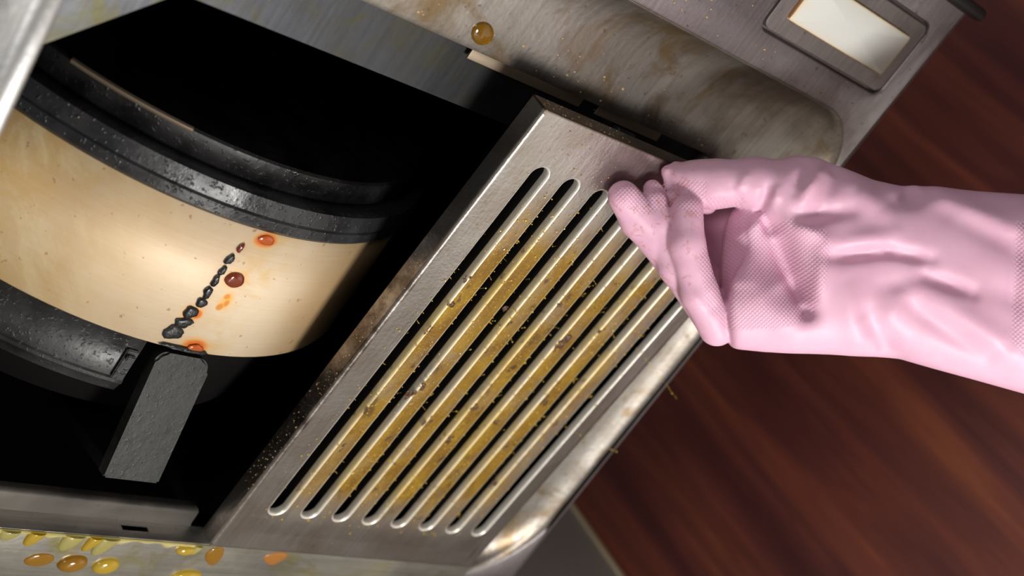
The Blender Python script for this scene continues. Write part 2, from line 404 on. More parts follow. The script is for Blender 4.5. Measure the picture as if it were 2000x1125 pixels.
# drips and burnt spots on the cream band: low blobs that follow the curved sheet
M_amber = NT('amber_oil').set(Base_Color=(.46, .085, .008), Roughness=.14, Transmission_Weight=.25, IOR=1.47, Coat_Weight=.6)
M_redoil = NT('dark_red_oil').set(Base_Color=(.16, .022, .006), Roughness=.10, IOR=1.47, Coat_Weight=.8)
M_carbon = dark_metal('burnt_carbon', (.014, .013, .013), .38, 1.0)
M_halo = NT('thin_amber_film').set(Base_Color=(.30, .12, .025), Roughness=.25, IOR=1.47)
def blob_on_band(name, ang, y, la, ly, h, mat, seed=0, rough=.0, n=16, rings=5):
    rr = random.Random(seed); ph = [rr.uniform(0, 6.28) for _ in range(4)]
    V = []; F = []
    for k in range(rings+1):
        f = k/rings
        for i in range(n):
            t = 2*math.pi*i/n
            wob = 1 + rough*(.5*math.sin(2*t+ph[0])+.35*math.sin(3*t+ph[1])+.3*math.sin(5*t+ph[2]))
            da = math.cos(t)*la*f*wob; dy = math.sin(t)*ly*f*wob
            hh = h*math.sqrt(max(0, 1-f**2)) - (.0002 if k == rings else 0)
            if rough > .2: hh *= 1 + .35*math.sin(7*t+ph[3])*math.sin(9*f+ph[2])
            th = R(ang) + da/RD; r = RD + .0011 + hh
            V.append((r*math.sin(th), y+dy-.34, -r*math.cos(th)))
    for k in range(rings):
        for i in range(n):
            j = (i+1) % n
            F.append((k*n+i, k*n+j, (k+1)*n+j, (k+1)*n+i))
    return pyd(name, V, F, mat, fan, True)
for ang, y, la, ly, h, mt, sd, rg in ((.42, .3386, .0062, .0050, .0014, M_redoil, 2, .08), (1.5, .3095, .0050, .0032, .0005, M_amber, 1, .12), (1.30, .3880, .0048, .0030, .0006, M_amber, 4, .2)):
    blob_on_band('oil_spot', ang, y, la, ly, h, mt, sd, rg)
blob_on_band('burnt_crust', .6, .3900, .0120, .0014, .0012, M_carbon, 40, .3)
blob_on_band('burnt_crust', -2.6, .3893, .0100, .0012, .0010, M_carbon, 41, .3)
for q in ((-2.86, .3266, .0026, .0034), (-2.85, .3346, .0019, .0034), (-2.95, .3420, .0022, .0038), (-2.97, .3504, .0026, .0042), (-2.9, .3577, .0029, .0036), (-3.65, .3655, .0048, .0037), (-3.78, .3730, .0052, .0036), (-4.47, .3808, .0066, .0043), (-2.3, .3180, .0017, .0030)):
    blob_on_band('burnt_drip', q[0], q[1], q[2], q[3], .0011, M_carbon if q[1] > .32 else M_redoil, int(q[1]*1e5), .28)

# ------------------------------------------------------------------ slotted grease filter
TILT = R(3.27)
filt = empty('grease_filter', (.5302, .5236, -.0008), (TILT, 0, 0))
tag(filt, 'slotted steel grease filter coated in yellow grease, pulled down by the gloved hand', 'filter')
W, L, PITCH, X0, NS = .2328, .3557, .0260, .0282, 8
Y0, Y1 = -.0335, -.3245            # slot ends
SW = .0145; HR = SW/2
def filter_mat(name, kind):
    t = NT(name); v = t.coord(filt); sx = t.n('ShaderNodeSeparateXYZ'); t.l(v, sx.inputs[0])
    x, y = sx.outputs[0], sx.outputs[1]
    def band(s, a, b, c, d):
        m1 = t.n('ShaderNodeMapRange', interpolation_type='SMOOTHSTEP'); m1.inputs[1].default_value = a; m1.inputs[2].default_value = b; t.l(s, m1.inputs[0])
        m2 = t.n('ShaderNodeMapRange', interpolation_type='SMOOTHSTEP'); m2.inputs[1].default_value = d; m2.inputs[2].default_value = c; t.l(s, m2.inputs[0])
        return t.math('MULTIPLY', m1.outputs[0], m2.outputs[0])
    big = t.noise(v, 20, 5, .6, .5); mid = t.noise(t.coord(filt, (1, .45, 1)), 75, 4, .6, .5); fine = t.noise(v, 420, 3, .6); gran = t.noise(v, 900, 2, .5)
    steel_c = t.mix(t.ramp(big, [(.38, 0.), (.7, .6)]), (.42, .39, .37), (.25, .19, .14))
    br = t.noise(t.coord(filt, (500, 14, 14)), 1., 3); steel_c = t.mix(.16, steel_c, t.ramp(br, [(.3, (.2,)*3), (.7, (.85,)*3)]), 'OVERLAY')
    g = t.math('MULTIPLY', band(y, -.325, -.255, -.075, -.02), band(x, .018, .036, .180, .222))
    g = t.math('MULTIPLY', g, t.ramp(big, [(.15, .45), (.6, 1.)]))
    if kind != 'rim': g = t.math('MINIMUM', t.math('MULTIPLY', g, 1.15), 1.)
    yel = t.mix(t.ramp(mid, [(.35, 0.), (.68, 1.)]), (.30, .175, .014), (.175, .082, .010))
    if kind == 'rim':
        yel = t.mix(t.ramp(mid, [(.35, 0.), (.7, 1.)]), (.74, .58, .26), (.66, .46, .13)); steel_c = (.80, .77, .71)
        g = t.math('MULTIPLY', g, t.ramp(t.noise(t.coord(filt, (1, .4, 1), (4, 2, 1)), 40, 4), [(.3, .25), (.6, 1.)]))
    c = t.mix(g, steel_c, yel)
    # brown burnt patches
    b1 = t.ramp(t.noise(t.coord(filt, (1, .55, 1), (5, 3, 1)), 48, 4, .6, .3), [(.60, 0.), (.68, 1.)])
    b2 = t.ramp(t.noise(t.coord(filt, (1, .7, 1), (1, 8, 2)), 120, 3, .6), [(.64, 0.), (.69, 1.)])
    brn = t.math('MULTIPLY', t.math('MAXIMUM', t.math('MULTIPLY', b1, .75), b2), t.math('MAXIMUM', g, .12))
    c = t.mix(t.math('MULTIPLY', brn, .85 if kind != 'rim' else .6), c, (.055, .024, .014))
    sp = t.ramp(gran, [(.62, 0.), (.70, 1.)]); c = t.mix(t.math('MULTIPLY', sp, t.math('MULTIPLY', t.math('MAXIMUM', g, .15), .5)), c, (.75, .52, .10))
    if kind == 'flange':
        dk = t.math('MULTIPLY', band(y, -.30, -.20, -.10, -.03), t.ramp(t.noise(v, 60, 5, .65), [(.35, 0.), (.6, 1.)]))
        c = t.mix(t.math('MULTIPLY', dk, .8), c, (.05, .028, .018))
    if kind == 'flange':
        fr = t.n('ShaderNodeMapRange'); fr.inputs[1].default_value = -L+.0012; fr.inputs[2].default_value = -L+.0002; t.l(y, fr.inputs[0])
        c = t.mix(t.math('MULTIPLY', fr.outputs[0], .85), c, t.mix(t.ramp(mid, [(.35, 0.), (.65, 1.)]), (.13, .09, .045), (.05, .035, .022)))
    met = t.math('SUBTRACT', .95 if kind != 'rim' else .55, t.math('MULTIPLY', g, .62 if kind != 'rim' else .4))
    h = t.math('ADD', t.math('MULTIPLY', fine, .7), mid)
    bp = t.bump(h, .35, .0008)
    return t.set(Base_Color=c, Roughness=t.math('ADD', .30, t.math('MULTIPLY', g, .12)), Metallic=met, Normal=bp)
M_fframe = filter_mat('filter_face_steel', 'frame'); M_slat = filter_mat('greasy_slat', 'slat'); M_frim = filter_mat('greasy_slot_rim', 'rim'); M_flange = filter_mat('filter_flange_steel', 'flange')
NA = 12
# face sheet: margins and the rounded slot ends (the slats between the slots are parts of their own)
bm = bmesh.new()
def quad(a, b, c_, d):
    bm.faces.new([bm.verts.new((p[0], p[1], 0)) for p in (a, b, c_, d)])
xl, xr = X0-PITCH/2, X0+PITCH*(NS-.5)
ins = .003
ys0, ys1 = Y0-HR, Y1+HR
def gridq(xa, ya, xb, yb, nx=1, ny=1):
    for i in range(nx):
        for k in range(ny):
            p = lambda u, w_: (xa+(xb-xa)*u/nx, ya+(yb-ya)*w_/ny)
            quad(p(i, k), p(i, k+1), p(i+1, k+1), p(i+1, k))
gridq(ins, -ins, xl, -L+ins); gridq(xr, -ins, W-ins, -L+ins)
gridq(xl, -ins, xr, Y0+.004); gridq(xl, Y1-.004, xr, -L+ins)
gridq(xl, ys0, X0-HR, ys1); gridq(X0+PITCH*(NS-1)+HR, ys0, xr, ys1)
for i in range(NS):
    cx = X0+PITCH*i
    for yc, yo, sg in ((ys0, Y0+.004, 1), (ys1, Y1-.004, -1)):
        arc = [(cx-HR*math.cos(math.pi*k/NA), yc+sg*HR*math.sin(math.pi*k/NA)) for k in range(NA+1)]
        out = []
        for k in range(NA+1):
            f = k/NA
            if f < .25: out.append((cx-PITCH/2, yc+(yo-yc)*f*4))
            elif f <= .75: out.append((cx-PITCH/2+PITCH*(f-.25)*2, yo))
            else: out.append((cx+PITCH/2, yc+(yo-yc)*(1-f)*4))
        for k in range(NA): quad(arc[k], arc[k+1], out[k+1], out[k])
bmesh.ops.remove_doubles(bm, verts=bm.verts, dist=1e-5)
face = solid(from_bm('face_sheet', bm, M_fframe, filt), .0008, 0)
# folded flanges on the four sides
def flange(name, pts, inward):
    k_ = .15 if name == 'front_flange' else .8
    prof = [(ins, 0.0), (.0021, 0.0), (.0018*k_, .0001), (.0008*k_, .0006*k_), (.0002*k_, .0015*k_), (.0, .003*k_), (.0, .0135)]
    rings = []
    for d, z in prof:
        rings.append([(p[0]+inward[0]*d, p[1]+inward[1]*d, z) for p in pts])
    # mitre the corners
    V, F = loft(rings, False)
    return solid(pyd(name, V, F, M_flange, filt, True, 60), .0008, 0, False)
nseg = 12
flange('side_flange', [(0, -L*k/nseg, 0) for k in range(nseg+1)], (1, 0))
flange('side_flange', [(W, -L*k/nseg, 0) for k in range(nseg+1)], (-1, 0))
flange('front_flange', [(W*k/nseg, -L, 0) for k in range(nseg+1)], (0, 1))
flange('hinge_flange', [(W*k/nseg, 0, 0) for k in range(nseg+1)], (0, -1))
# slats
slat_me = None
for i in range(NS-1):
    if slat_me is None:
        V = []; F = []; nx, ny = 6, 40; wS = PITCH-SW
        for k in range(ny+1):
            for j in range(nx+1):
                u = j/nx; x = (u-.5)*wS
                V.append((x, ys0+(ys1-ys0)*k/ny, -.00035*(1-abs(2*u-1)**3)*min(1, 6*math.sin(math.pi*k/ny))))
        for k in range(ny):
            for j in range(nx):
                a = k*(nx+1)+j; F.append((a, a+1, a+nx+2, a+nx+1))
        s = pyd('slat', V, F, M_slat, filt, True); slat_me = s.data
    else:
        s = bpy.data.objects.new('slat', slat_me); col.objects.link(s); s.parent = filt
    s.location = (X0+PITCH*(i+.5), 0, 0); solid(s, .0008, 0, False)
# turned-in rims of the slots
def stadium(r):
    o = [(-r*math.cos(math.pi*k/NA), ys0+r*math.sin(math.pi*k/NA)) for k in range(NA+1)]
    ny = 30
    o += [(r, ys0+(ys1-ys0)*k/ny) for k in range(1, ny)]
    o += [(r*math.cos(math.pi*k/NA), ys1-r*math.sin(math.pi*k/NA)) for k in range(NA+1)]
    o += [(-r, ys1+(ys0-ys1)*k/ny) for k in range(1, ny)]
    return o
rim_me = None
for i in range(NS):
    if rim_me is None:
        V, F = loft([at_z(stadium(HR+d), z) for d, z in ((.0002, -.0005), (-.0004, -.0004), (-.0009, .0002), (-.0011, .0012), (-.0012, .0046))])
        s = pyd('slot_rim', V, F, M_frim, filt, True); rim_me = s.data
    else:
        s = bpy.data.objects.new('slot_rim', rim_me); col.objects.link(s); s.parent = filt
    s.location = (X0+PITCH*i, 0, 0)
box('back_pan', (.003, -L+.003, .0118), (W-.003, -.003, .0128), M_black, filt, 0)  # back plate coloured black to give the darkness behind the slots

# grease crumbs, strands and burnt crust: too many to count
def icos(V, F, c, r, stretch=(1, 1, 1)):
    base = len(V); g = (1+5**.5)/2
    P = [(-1, g, 0), (1, g, 0), (-1, -g, 0), (1, -g, 0), (0, -1, g), (0, 1, g), (0, -1, -g), (0, 1, -g), (g, 0, -1), (g, 0, 1), (-g, 0, -1), (-g, 0, 1)]
    k = r/math.sqrt(1+g*g)
    for p in P: V.append(tuple(c[a]+p[a]*k*stretch[a]*random.uniform(.75, 1.25) for a in range(3)))
    for f in ((0, 11, 5), (0, 5, 1), (0, 1, 7), (0, 7, 10), (0, 10, 11), (1, 5, 9), (5, 11, 4), (11, 10, 2), (10, 7, 6), (7, 1, 8), (3, 9, 4), (3, 4, 2), (3, 2, 6), (3, 6, 8), (3, 8, 9), (4, 9, 5), (2, 4, 11), (6, 2, 10), (8, 6, 7), (9, 8, 1)):
        F.append(tuple(base+q for q in f))
def strand(V, F, pts, r):
    base = len(V)
    for i, p in enumerate(pts):
        for k in range(4):
            a = math.pi/2*k; V.append((p[0]+r*math.cos(a), p[1]+r*.6*math.sin(a), p[2]+r*math.sin(a)))
    for i in range(len(pts)-1):
        for k in range(4):
            F.append((base+i*4+k, base+i*4+(k+1) % 4, base+(i+1)*4+(k+1) % 4, base+(i+1)*4+k))
M_crumb = NT('yellow_grease_crumbs').set(Base_Color=(.62, .40, .035), Roughness=.25, Subsurface_Weight=.1, Coat_Weight=.4)
M_tan = NT('tan_grease_crumbs').set(Base_Color=(.42, .28, .13), Roughness=.35)
M_crust = NT('burnt_brown_grease').set(Base_Color=(.075, .030, .014), Roughness=.3, Coat_Weight=.5)
V, F = [], []
CL = [(random.uniform(.02, .20), random.uniform(-.30, -.05), random.uniform(.004, .016)) for _ in range(34)] + [(.075, -.235, .012), (.085, -.215, .01), (.10, -.20, .012), (.135, -.213, .01), (.17, -.21, .008), (.05, -.29, .012)]
for _ in range(3400):
    if random.random() < .6:
        cx, cy, sd = random.choice(CL); x, y = random.gauss(cx, sd), random.gauss(cy, sd*1.8)
    else: x, y = random.uniform(.012, .215), random.uniform(-.335, -.03)
    if not (.004 < x < W-.006 and -L+.006 < y < -.012): continue
    fx = (x-X0+PITCH/2) % PITCH - PITCH/2
    if -.0052 < fx < .0035 and Y1 < y < Y0 and .01 < x < .22: continue
    r = .00014+.00050*random.random()**3
    z = -.0008 - r*.5
    if abs(fx) < .0062 and Y1 < y < Y0: z = random.uniform(-.0002, .003)
    icos(V, F, (x, y, z), r)
for _ in range(150):      # short fuzzy strands reaching into the slots
    i = random.randrange(NS); y = random.choice(CL)[1]+random.gauss(0, .012); y = max(Y1+.01, min(Y0-.01, y))
    x = X0+PITCH*i+random.choice((-HR, HR+.0005)); dx = random.uniform(.0012, .0042)*(1 if x < X0+PITCH*i else -1); a = random.uniform(-.003, .003); up = random.uniform(-.0015, .001)
    pts = [(x+dx*k/4+random.gauss(0, .00025), y+a*k/4, -.0007+up*k/4+random.gauss(0, .0002)) for k in range(5)]
    strand(V, F, pts, random.uniform(.00008, .00016))
    for p in pts[1:]:
        if random.random() < .35: icos(V, F, p, random.uniform(.0002, .00045))
crumbs = pyd('grease_crumbs', V, F, M_crumb, filt); crumbs['kind'] = 'stuff'
V, F = [], []
for _ in range(800):
    s_ = random.random()
    if s_ < .45: x, y, z = random.uniform(.0, W), -L-.0006, random.uniform(.001, .0125)
    elif s_ < .75: x, y, z = -.0006, random.uniform(-.24, -.05), random.uniform(.001, .0125)
    else: x, y, z = random.uniform(.01, W-.01), random.gauss(-.345, .008), -.0008
    if y < -.33 and .075 < x < .135: continue
    icos(V, F, (x, y, z), .0001+.0004*random.random()**3)
d_ = pyd('edge_crumbs', V, F, M_tan, filt); d_['kind'] = 'stuff'
V, F = [], []
for x, y, r in ((.0322, -.2409, .0022), (.0365, -.2214, .0026), (.0395, -.2262, .0018), (.0564, -.2702, .0018), (.145, -.2168, .0052), (.1415, -.2100, .0030), (.0577, -.1502, .0035), (.062, -.158, .003), (.0772, -.2277, .0022), (.1861, -.0872, .003), (.0862, -.1304, .0024), (.1674, -.1654, .0022), (.0684, -.113, .0026), (.089, -.218, .0018), (.115, -.24, .002), (.115, -.15, .0025), (.165, -.23, .002), (.0345, -.20, .0018), (.036, -.13, .002), (.040, -.10, .0022), (.091, -.255, .0018), (.117, -.12, .0026), (.143, -.14, .0022), (.169, -.12, .0024), (.195, -.15, .002)):
    for _ in range(7):
        icos(V, F, (x+random.gauss(0, r*.45), y+random.gauss(0, r*.8), -.0007), r*random.uniform(.25, .5), (1, 1.5, .13))
d_ = pyd('burnt_crust', V, F, M_crust, filt, True); d_['kind'] = 'stuff'
# long sagging grease threads hanging from the last slots
V, F = [], []
for (xa, ya, dx, dy, dz, n) in ((.150, -.213, .095, -.004, -.006, 26), (.196, -.150, .060, .006, -.012, 18), (.208, -.225, .050, .02, -.018, 16)):
    pts = [(xa+dx*k/n, ya+dy*k/n+random.gauss(0, .0003), -.001+dz*k/n-.003*math.sin(math.pi*k/n)) for k in range(n+1)]
    strand(V, F, pts, .00010)
    for p in pts:
        if random.random() < .55: icos(V, F, p, random.uniform(.0002, .00055))
d_ = pyd('grease_threads', V, F, M_crumb, filt); d_['kind'] = 'stuff'

V, F = [], []
for _ in range(420):
    x = random.uniform(.40, .78)
    if random.random() < .6: y, z = random.uniform(.134, .164), .0196
    else: y, z = random.uniform(.060, .097), -.0003
    if z < 0 and .655 < x < .80 and y < .0795: continue
    r = .00014+.00065*random.random()**4
    icos(V, F, (x, y, z), r, (1.6, 1, .4))
d_ = pyd('grease_flecks', V, F, M_tan, hood); d_['kind'] = 'stuff'
# ------------------------------------------------------------------ oil drops and drips
M_drop = NT('golden_oil').set(Base_Color=(.90, .60, .06), Roughness=.04, Transmission_Weight=.6, IOR=1.47)
M_drop2 = NT('orange_oil').set(Base_Color=(.88, .42, .04), Roughness=.05, Transmission_Weight=.75, IOR=1.47)
M_drop3 = NT('pale_yellow_oil').set(Base_Color=(.85, .74, .25), Roughness=.05, Transmission_Weight=.65, IOR=1.47)
def drop(name, loc, a, b, h, rot, mat, label, group=None, cat='oil drop', tail=0.0, n=28, m=9, shear=0., ymin=None):
    V = []; F = []
    for k in range(m+1):
        f = k/m; e = math.sin(f*math.pi/2)
        for i in range(n):
            t = 2*math.pi*i/n; x = math.cos(t)*a*e; y = math.sin(t)*b*e
            if tail: x *= 1 + tail*(-(y/b))*1.0
            if ymin is not None: y = max(y, ymin-loc[1])
            V.append((x+shear*y, y, -h*math.cos(f*math.pi/2)**.8))
    for k in range(m):
        for i in range(n): F.append((k*n+i, k*n+(i+1) % n, (k+1)*n+(i+1) % n, (k+1)*n+i))
    F.append(tuple(m*n+i for i in range(n))[::-1])
    o = pyd(name, V, F, mat, None, True); o.location = loc; o.rotation_euler = (0, 0, R(rot))
    return tag(o, label, cat, group)
ZR = -.0012
drop('oil_drop', (.4239, .5439, ZR), .0090, .0052, .0018, -8, M_drop2, 'flat dull orange oil drop, leftmost of the round drops under the rail', 'round oil drops on the rear strip')
drop('oil_drop', (.4454, .5444, ZR), .0092, .0062, .0050, -14, M_drop2, 'bulging amber oil drop in the middle of three round drops under the rail', 'round oil drops on the rear strip')
drop('oil_drop', (.4678, .5447, ZR), .0086, .0062, .0044, -14, M_drop, 'clear golden oil drop, rightmost of three round drops under the rail', 'round oil drops on the rear strip')
drop('oil_drop', (.5280, .5500, ZR), .0110, .0060, .0042, -6, M_drop, 'large golden oil drop cut by the bottom of the picture below the filter corner', 'round oil drops on the rear strip')
drop('oil_drop', (.5145, .5270, ZR), .0068, .0036, .0036, -6, M_drop, 'small bright yellow oil drop touching the rail beside the filter corner', 'oil drips along the rail')
drop('oil_drop', (.4990, .1562, .0197), .0080, .0062, .0026, 20, NT('dark_amber_oil').set(Base_Color=(.50, .25, .02), Roughness=.06, Transmission_Weight=.8, IOR=1.47), 'lone amber oil drop on the front slope of the recess, above the dark inner plate', None)
for (x, y, a, b, t, mt, lab) in ((.3965, .5240, .0060, .0062, .2, M_drop3, 'pale oil drip at the left edge of the picture, under the rail'), (.4125, .5245, .0050, .0088, .30, M_drop, 'narrow golden oil drip hanging from the rail, second from the left'), (.4362, .5245, .0066, .0108, .40, M_drop3, 'widest pale yellow oil drip under the rail, above the amber drop'),
                                 (.4500, .5240, .0042, .0105, .25, M_drop, 'slim golden oil drip with an orange heart, right of the widest drip'), (.4590, .5245, .0066, .0128, .40, M_drop3, 'longest pale slanting oil drip, below the slot in the rail'), (.5215, .5245, .0030, .0056, .2, M_drop3, 'tiny pale oil drip beside the filter corner')):
    drop('oil_drip', (x, y, ZR), a, b, .0030, 0, mt, lab, 'oil drips along the rail', 'oil drip', t*.35, shear=-.28, ymin=.5224)
V = []; F = []
nn = 60
for k in range(nn+1):
    x = .385+.137*k/nn; wv = .0022+.0016*math.sin(k*.9)+.0012*math.sin(k*.37+1)
    wv = max(.0006, wv)
    V += [(x, .5224, ZR+.0002), (x, .5228, ZR-.0011), (x, .5226+wv*.6, ZR-.0009), (x, .5226+wv, ZR+.0001)]
for k in range(nn):
    for q in range(3): F.append((k*4+q, (k+1)*4+q, (k+1)*4+q+1, k*4+q+1))
film = pyd('oil_film', V, F, M_drop3, None, True); tag(film, 'thin yellow film of oil along the lower edge of the rail', 'oil film')
drop('oil_drip', (.5385, .5312, ZR), .0060, .0085, .0016, -25, M_drop2, 'orange burnt oil run at the bottom left corner of the filter', 'orange runs at the filter hinge', 'oil drip', .35)
drop('oil_drip', (.5850, .5292, ZR), .0082, .0058, .0012, -10, M_halo, 'brownish orange oil run under the middle of the hinge line', 'orange runs at the filter hinge', 'oil drip', .5)

# ------------------------------------------------------------------ hand in a long rubber glove
PX = .0003035            # one sculpting unit in metres
def V3(*a): return np.array(a, np.float32)
STEP = 4.0
gx = np.arange(1150, 2420, STEP, dtype=np.float32); gy = np.arange(270, 860, STEP, dtype=np.float32); gz = np.arange(-190, 190, STEP, dtype=np.float32)
D = np.full((len(gx), len(gy), len(gz)), 60., np.float32)
def region(lo, hi, pad):
    s = []
    for g, a, b in zip((gx, gy, gz), lo, hi):
        i = np.searchsorted(g, a-pad); j = np.searchsorted(g, b+pad); s.append(slice(max(0, i), min(len(g), j)))
    return tuple(s)
def smin(a, b, k):
    if k <= 0: return np.minimum(a, b)
    h = np.clip(.5+.5*(b-a)/k, 0, 1); return b+(a-b)*h-k*h*(1-h)
def cone(p, q, r0, r1, target=None, k=8, sq=1.0):
    """tapered limb from p to q"""
    T = D if target is None else target
    p, q = V3(*p), V3(*q); m = max(r0, r1)
    s = region(np.minimum(p, q)-m, np.maximum(p, q)+m, 40)
    X, Y, Z = np.meshgrid(gx[s[0]], gy[s[1]], gz[s[2]], indexing='ij')
    d = q-p; L2 = float(d@d)
    t = np.clip(((X-p[0])*d[0]+(Y-p[1])*d[1]+(Z-p[2])*d[2])/L2, 0, 1)
    dist = np.sqrt((X-p[0]-t*d[0])**2+(Y-p[1]-t*d[1])**2+((Z-p[2]-t*d[2])/sq)**2)-(r0+(r1-r0)*t)
    T[s] = smin(T[s], dist, k)
def chain(pts, k=8, own=True, join=6, sq=1.0):
    """a finger: joints blend inside the finger; the finger stays creased against its neighbours"""
    T = np.full_like(D, 60.)
    for (a, b) in zip(pts[:-1], pts[1:]): cone(a[:3], b[:3], a[3], b[3], T, k, sq)
    D[:] = smin(D, T, join)
# palm, wrist and cuff: stacked rounded sections along the arm   x, top, bottom, centre w, half thickness
SEC = np.array([(1405, 418, 677, 0, 76), (1440, 400, 682, 0, 82), (1490, 352, 687, 0, 84), (1540, 306, 689, 0, 92), (1590, 308, 691, -2, 96), (1640, 328, 693, -4, 98), (1700, 352, 697, -6, 98), (1760, 365, 702, -8, 100),
                (1830, 367, 722, -8, 108), (1900, 374, 741, -6, 116), (2000, 381, 769, -4, 124), (2150, 388, 812, 0, 132), (2400, 396, 850, 0, 140)], np.float32)
Xg, Yg, Zg = np.meshgrid(gx, gy, gz, indexing='ij')
top = np.interp(gx, SEC[:, 0], SEC[:, 1]); bot = np.interp(gx, SEC[:, 0], SEC[:, 2]); cw = np.interp(gx, SEC[:, 0], SEC[:, 3]); th = np.interp(gx, SEC[:, 0], SEC[:, 4])
a_ = ((bot-top)/2)[:, None, None]; yc = ((bot+top)/2)[:, None, None]; b_ = th[:, None, None]
q = (np.abs((Yg-yc)/a_)**2.6+np.abs((Zg-cw[:, None, None])/b_)**2.6)**(1/2.6)
palm = (q-1)*np.minimum(a_, b_)
edge = 1412 + 10*((Yg-560)/120)**2 - Xg
palm = -smin(-palm, -edge, 16)
palm = np.maximum(palm, Xg-2385)
D[:] = smin(D, palm, 4)
# back of the fingers and the fist's inner mass (seen through the gap)
chain([(1440, 600, -90, 46), (1385, 540, -120, 44), (1338, 445, -86, 34)], 14, join=10)
# little tip behind, then index, middle, ring
chain([(1330, 470, -20, 30), (1272, 371, 16, 19)], 8, join=2)
chain([(1470, 510, -124, 46), (1400, 432, -112, 38), (1475, 430, -60, 36)], 14, join=10)
chain([(1310, 388, 10, 14), (1350, 390, 0, 20), (1385, 398, -34, 20)], 8, join=0)
chain([(1402, 628, -30, 40), (1318, 500, -4, 44), (1246, 428, 24, 39), (1213, 388, 55, 31)], 10, join=3)
chain([(1394, 622, -10, 38), (1318, 520, 14, 35), (1283, 440, 28, 29), (1273, 396, 24, 27)], 10, join=0)
chain([(1398, 640, 6, 36), (1360, 570, 36, 37), (1334, 480, 52, 35), (1336, 412, 42, 31)], 10, join=0)
# thumb across the top, flattened rubber tip
chain([(1640, 420, 6, 74), (1550, 385, 22, 72), (1470, 364, 22, 52), (1390, 362, 16, 47), (1352, 356, 14, 40), (1324, 348, 14, 27)], 14, join=8)
chain([(1308, 362, 18, 14), (1302, 338, 18, 13), (1318, 326, 12, 9), (1338, 327, 6, 7)], 5, join=2)
# folds: (x0, y0, x1, y1, amount, width) amount > 0 presses the rubber in, < 0 raises a ridge
FOLDS = [(1450, 440, 1520, 560, 34, 42), (1500, 450, 1560, 604, 38, 18), (1428, 455, 1432, 560, 14, 26), (1478, 420, 1500, 450, 14, 12), (1524, 440, 1590, 470, -12, 16), (1585, 492, 1572, 590, -10, 16),
         (1540, 428, 1640, 416, 12, 16), (1600, 504, 1712, 494, 14, 13), (1712, 494, 1790, 508, 12, 13), (1620, 476, 1720, 462, -7, 18), (1780, 540, 1866, 572, 12, 14), (1700, 560, 1780, 545, 6, 18),
         (1762, 562, 1965, 700, -9, 26), (1745, 590, 1900, 690, 7, 18), (1668, 612, 1740, 694, 10, 20), (1620, 540, 1660, 660, -7, 26), (1745, 560, 1700, 640, -6, 24),
         (1532, 382, 1558, 336, 8, 14), (1575, 345, 1545, 395, -8, 14), (1610, 345, 1580, 420, 7, 16), (1650, 370, 1700, 420, -6, 22), (1730, 400, 1790, 380, 7, 18), (1780, 372, 1960, 470, -8, 24), (1830, 420, 2000, 520, 7, 24),
         (1478, 412, 1484, 372, 10, 9), (1494, 405, 1500, 378, -7, 9), (1420, 372, 1432, 396, 6, 9), (1442, 352, 1418, 398, -5, 9), (1945, 470, 1932, 668, 6, 14), (1975, 470, 1965, 660, -5, 20), (1450, 560, 1540, 650, -6, 30),
         (1880, 560, 1990, 600, 5, 24), (2050, 420, 2120, 700, 8, 26), (2200, 480, 2240, 760, -8, 30),
         (1335, 540, 1380, 600, 5, 12), (1215, 430, 1260, 470, 3, 10)]
zfront = np.clip((Zg-(-20))/50, 0, 1)
for x0, y0, x1, y1, am, wd in FOLDS:
    s = region((min(x0, x1), min(y0, y1), -190), (max(x0, x1), max(y0, y1), 190), 2.6*wd)
    X, Y = Xg[s], Yg[s]; dx, dy = x1-x0, y1-y0
    t = np.clip(((X-x0)*dx+(Y-y0)*dy)/(dx*dx+dy*dy), 0, 1)
    d2 = (X-x0-t*dx)**2+(Y-y0-t*dy)**2
    D[s] += 1.25*am*np.exp(-d2/(wd*wd))*(.35+.65*np.sin(np.pi*np.clip(t, .08, .92)))*zfront[s]
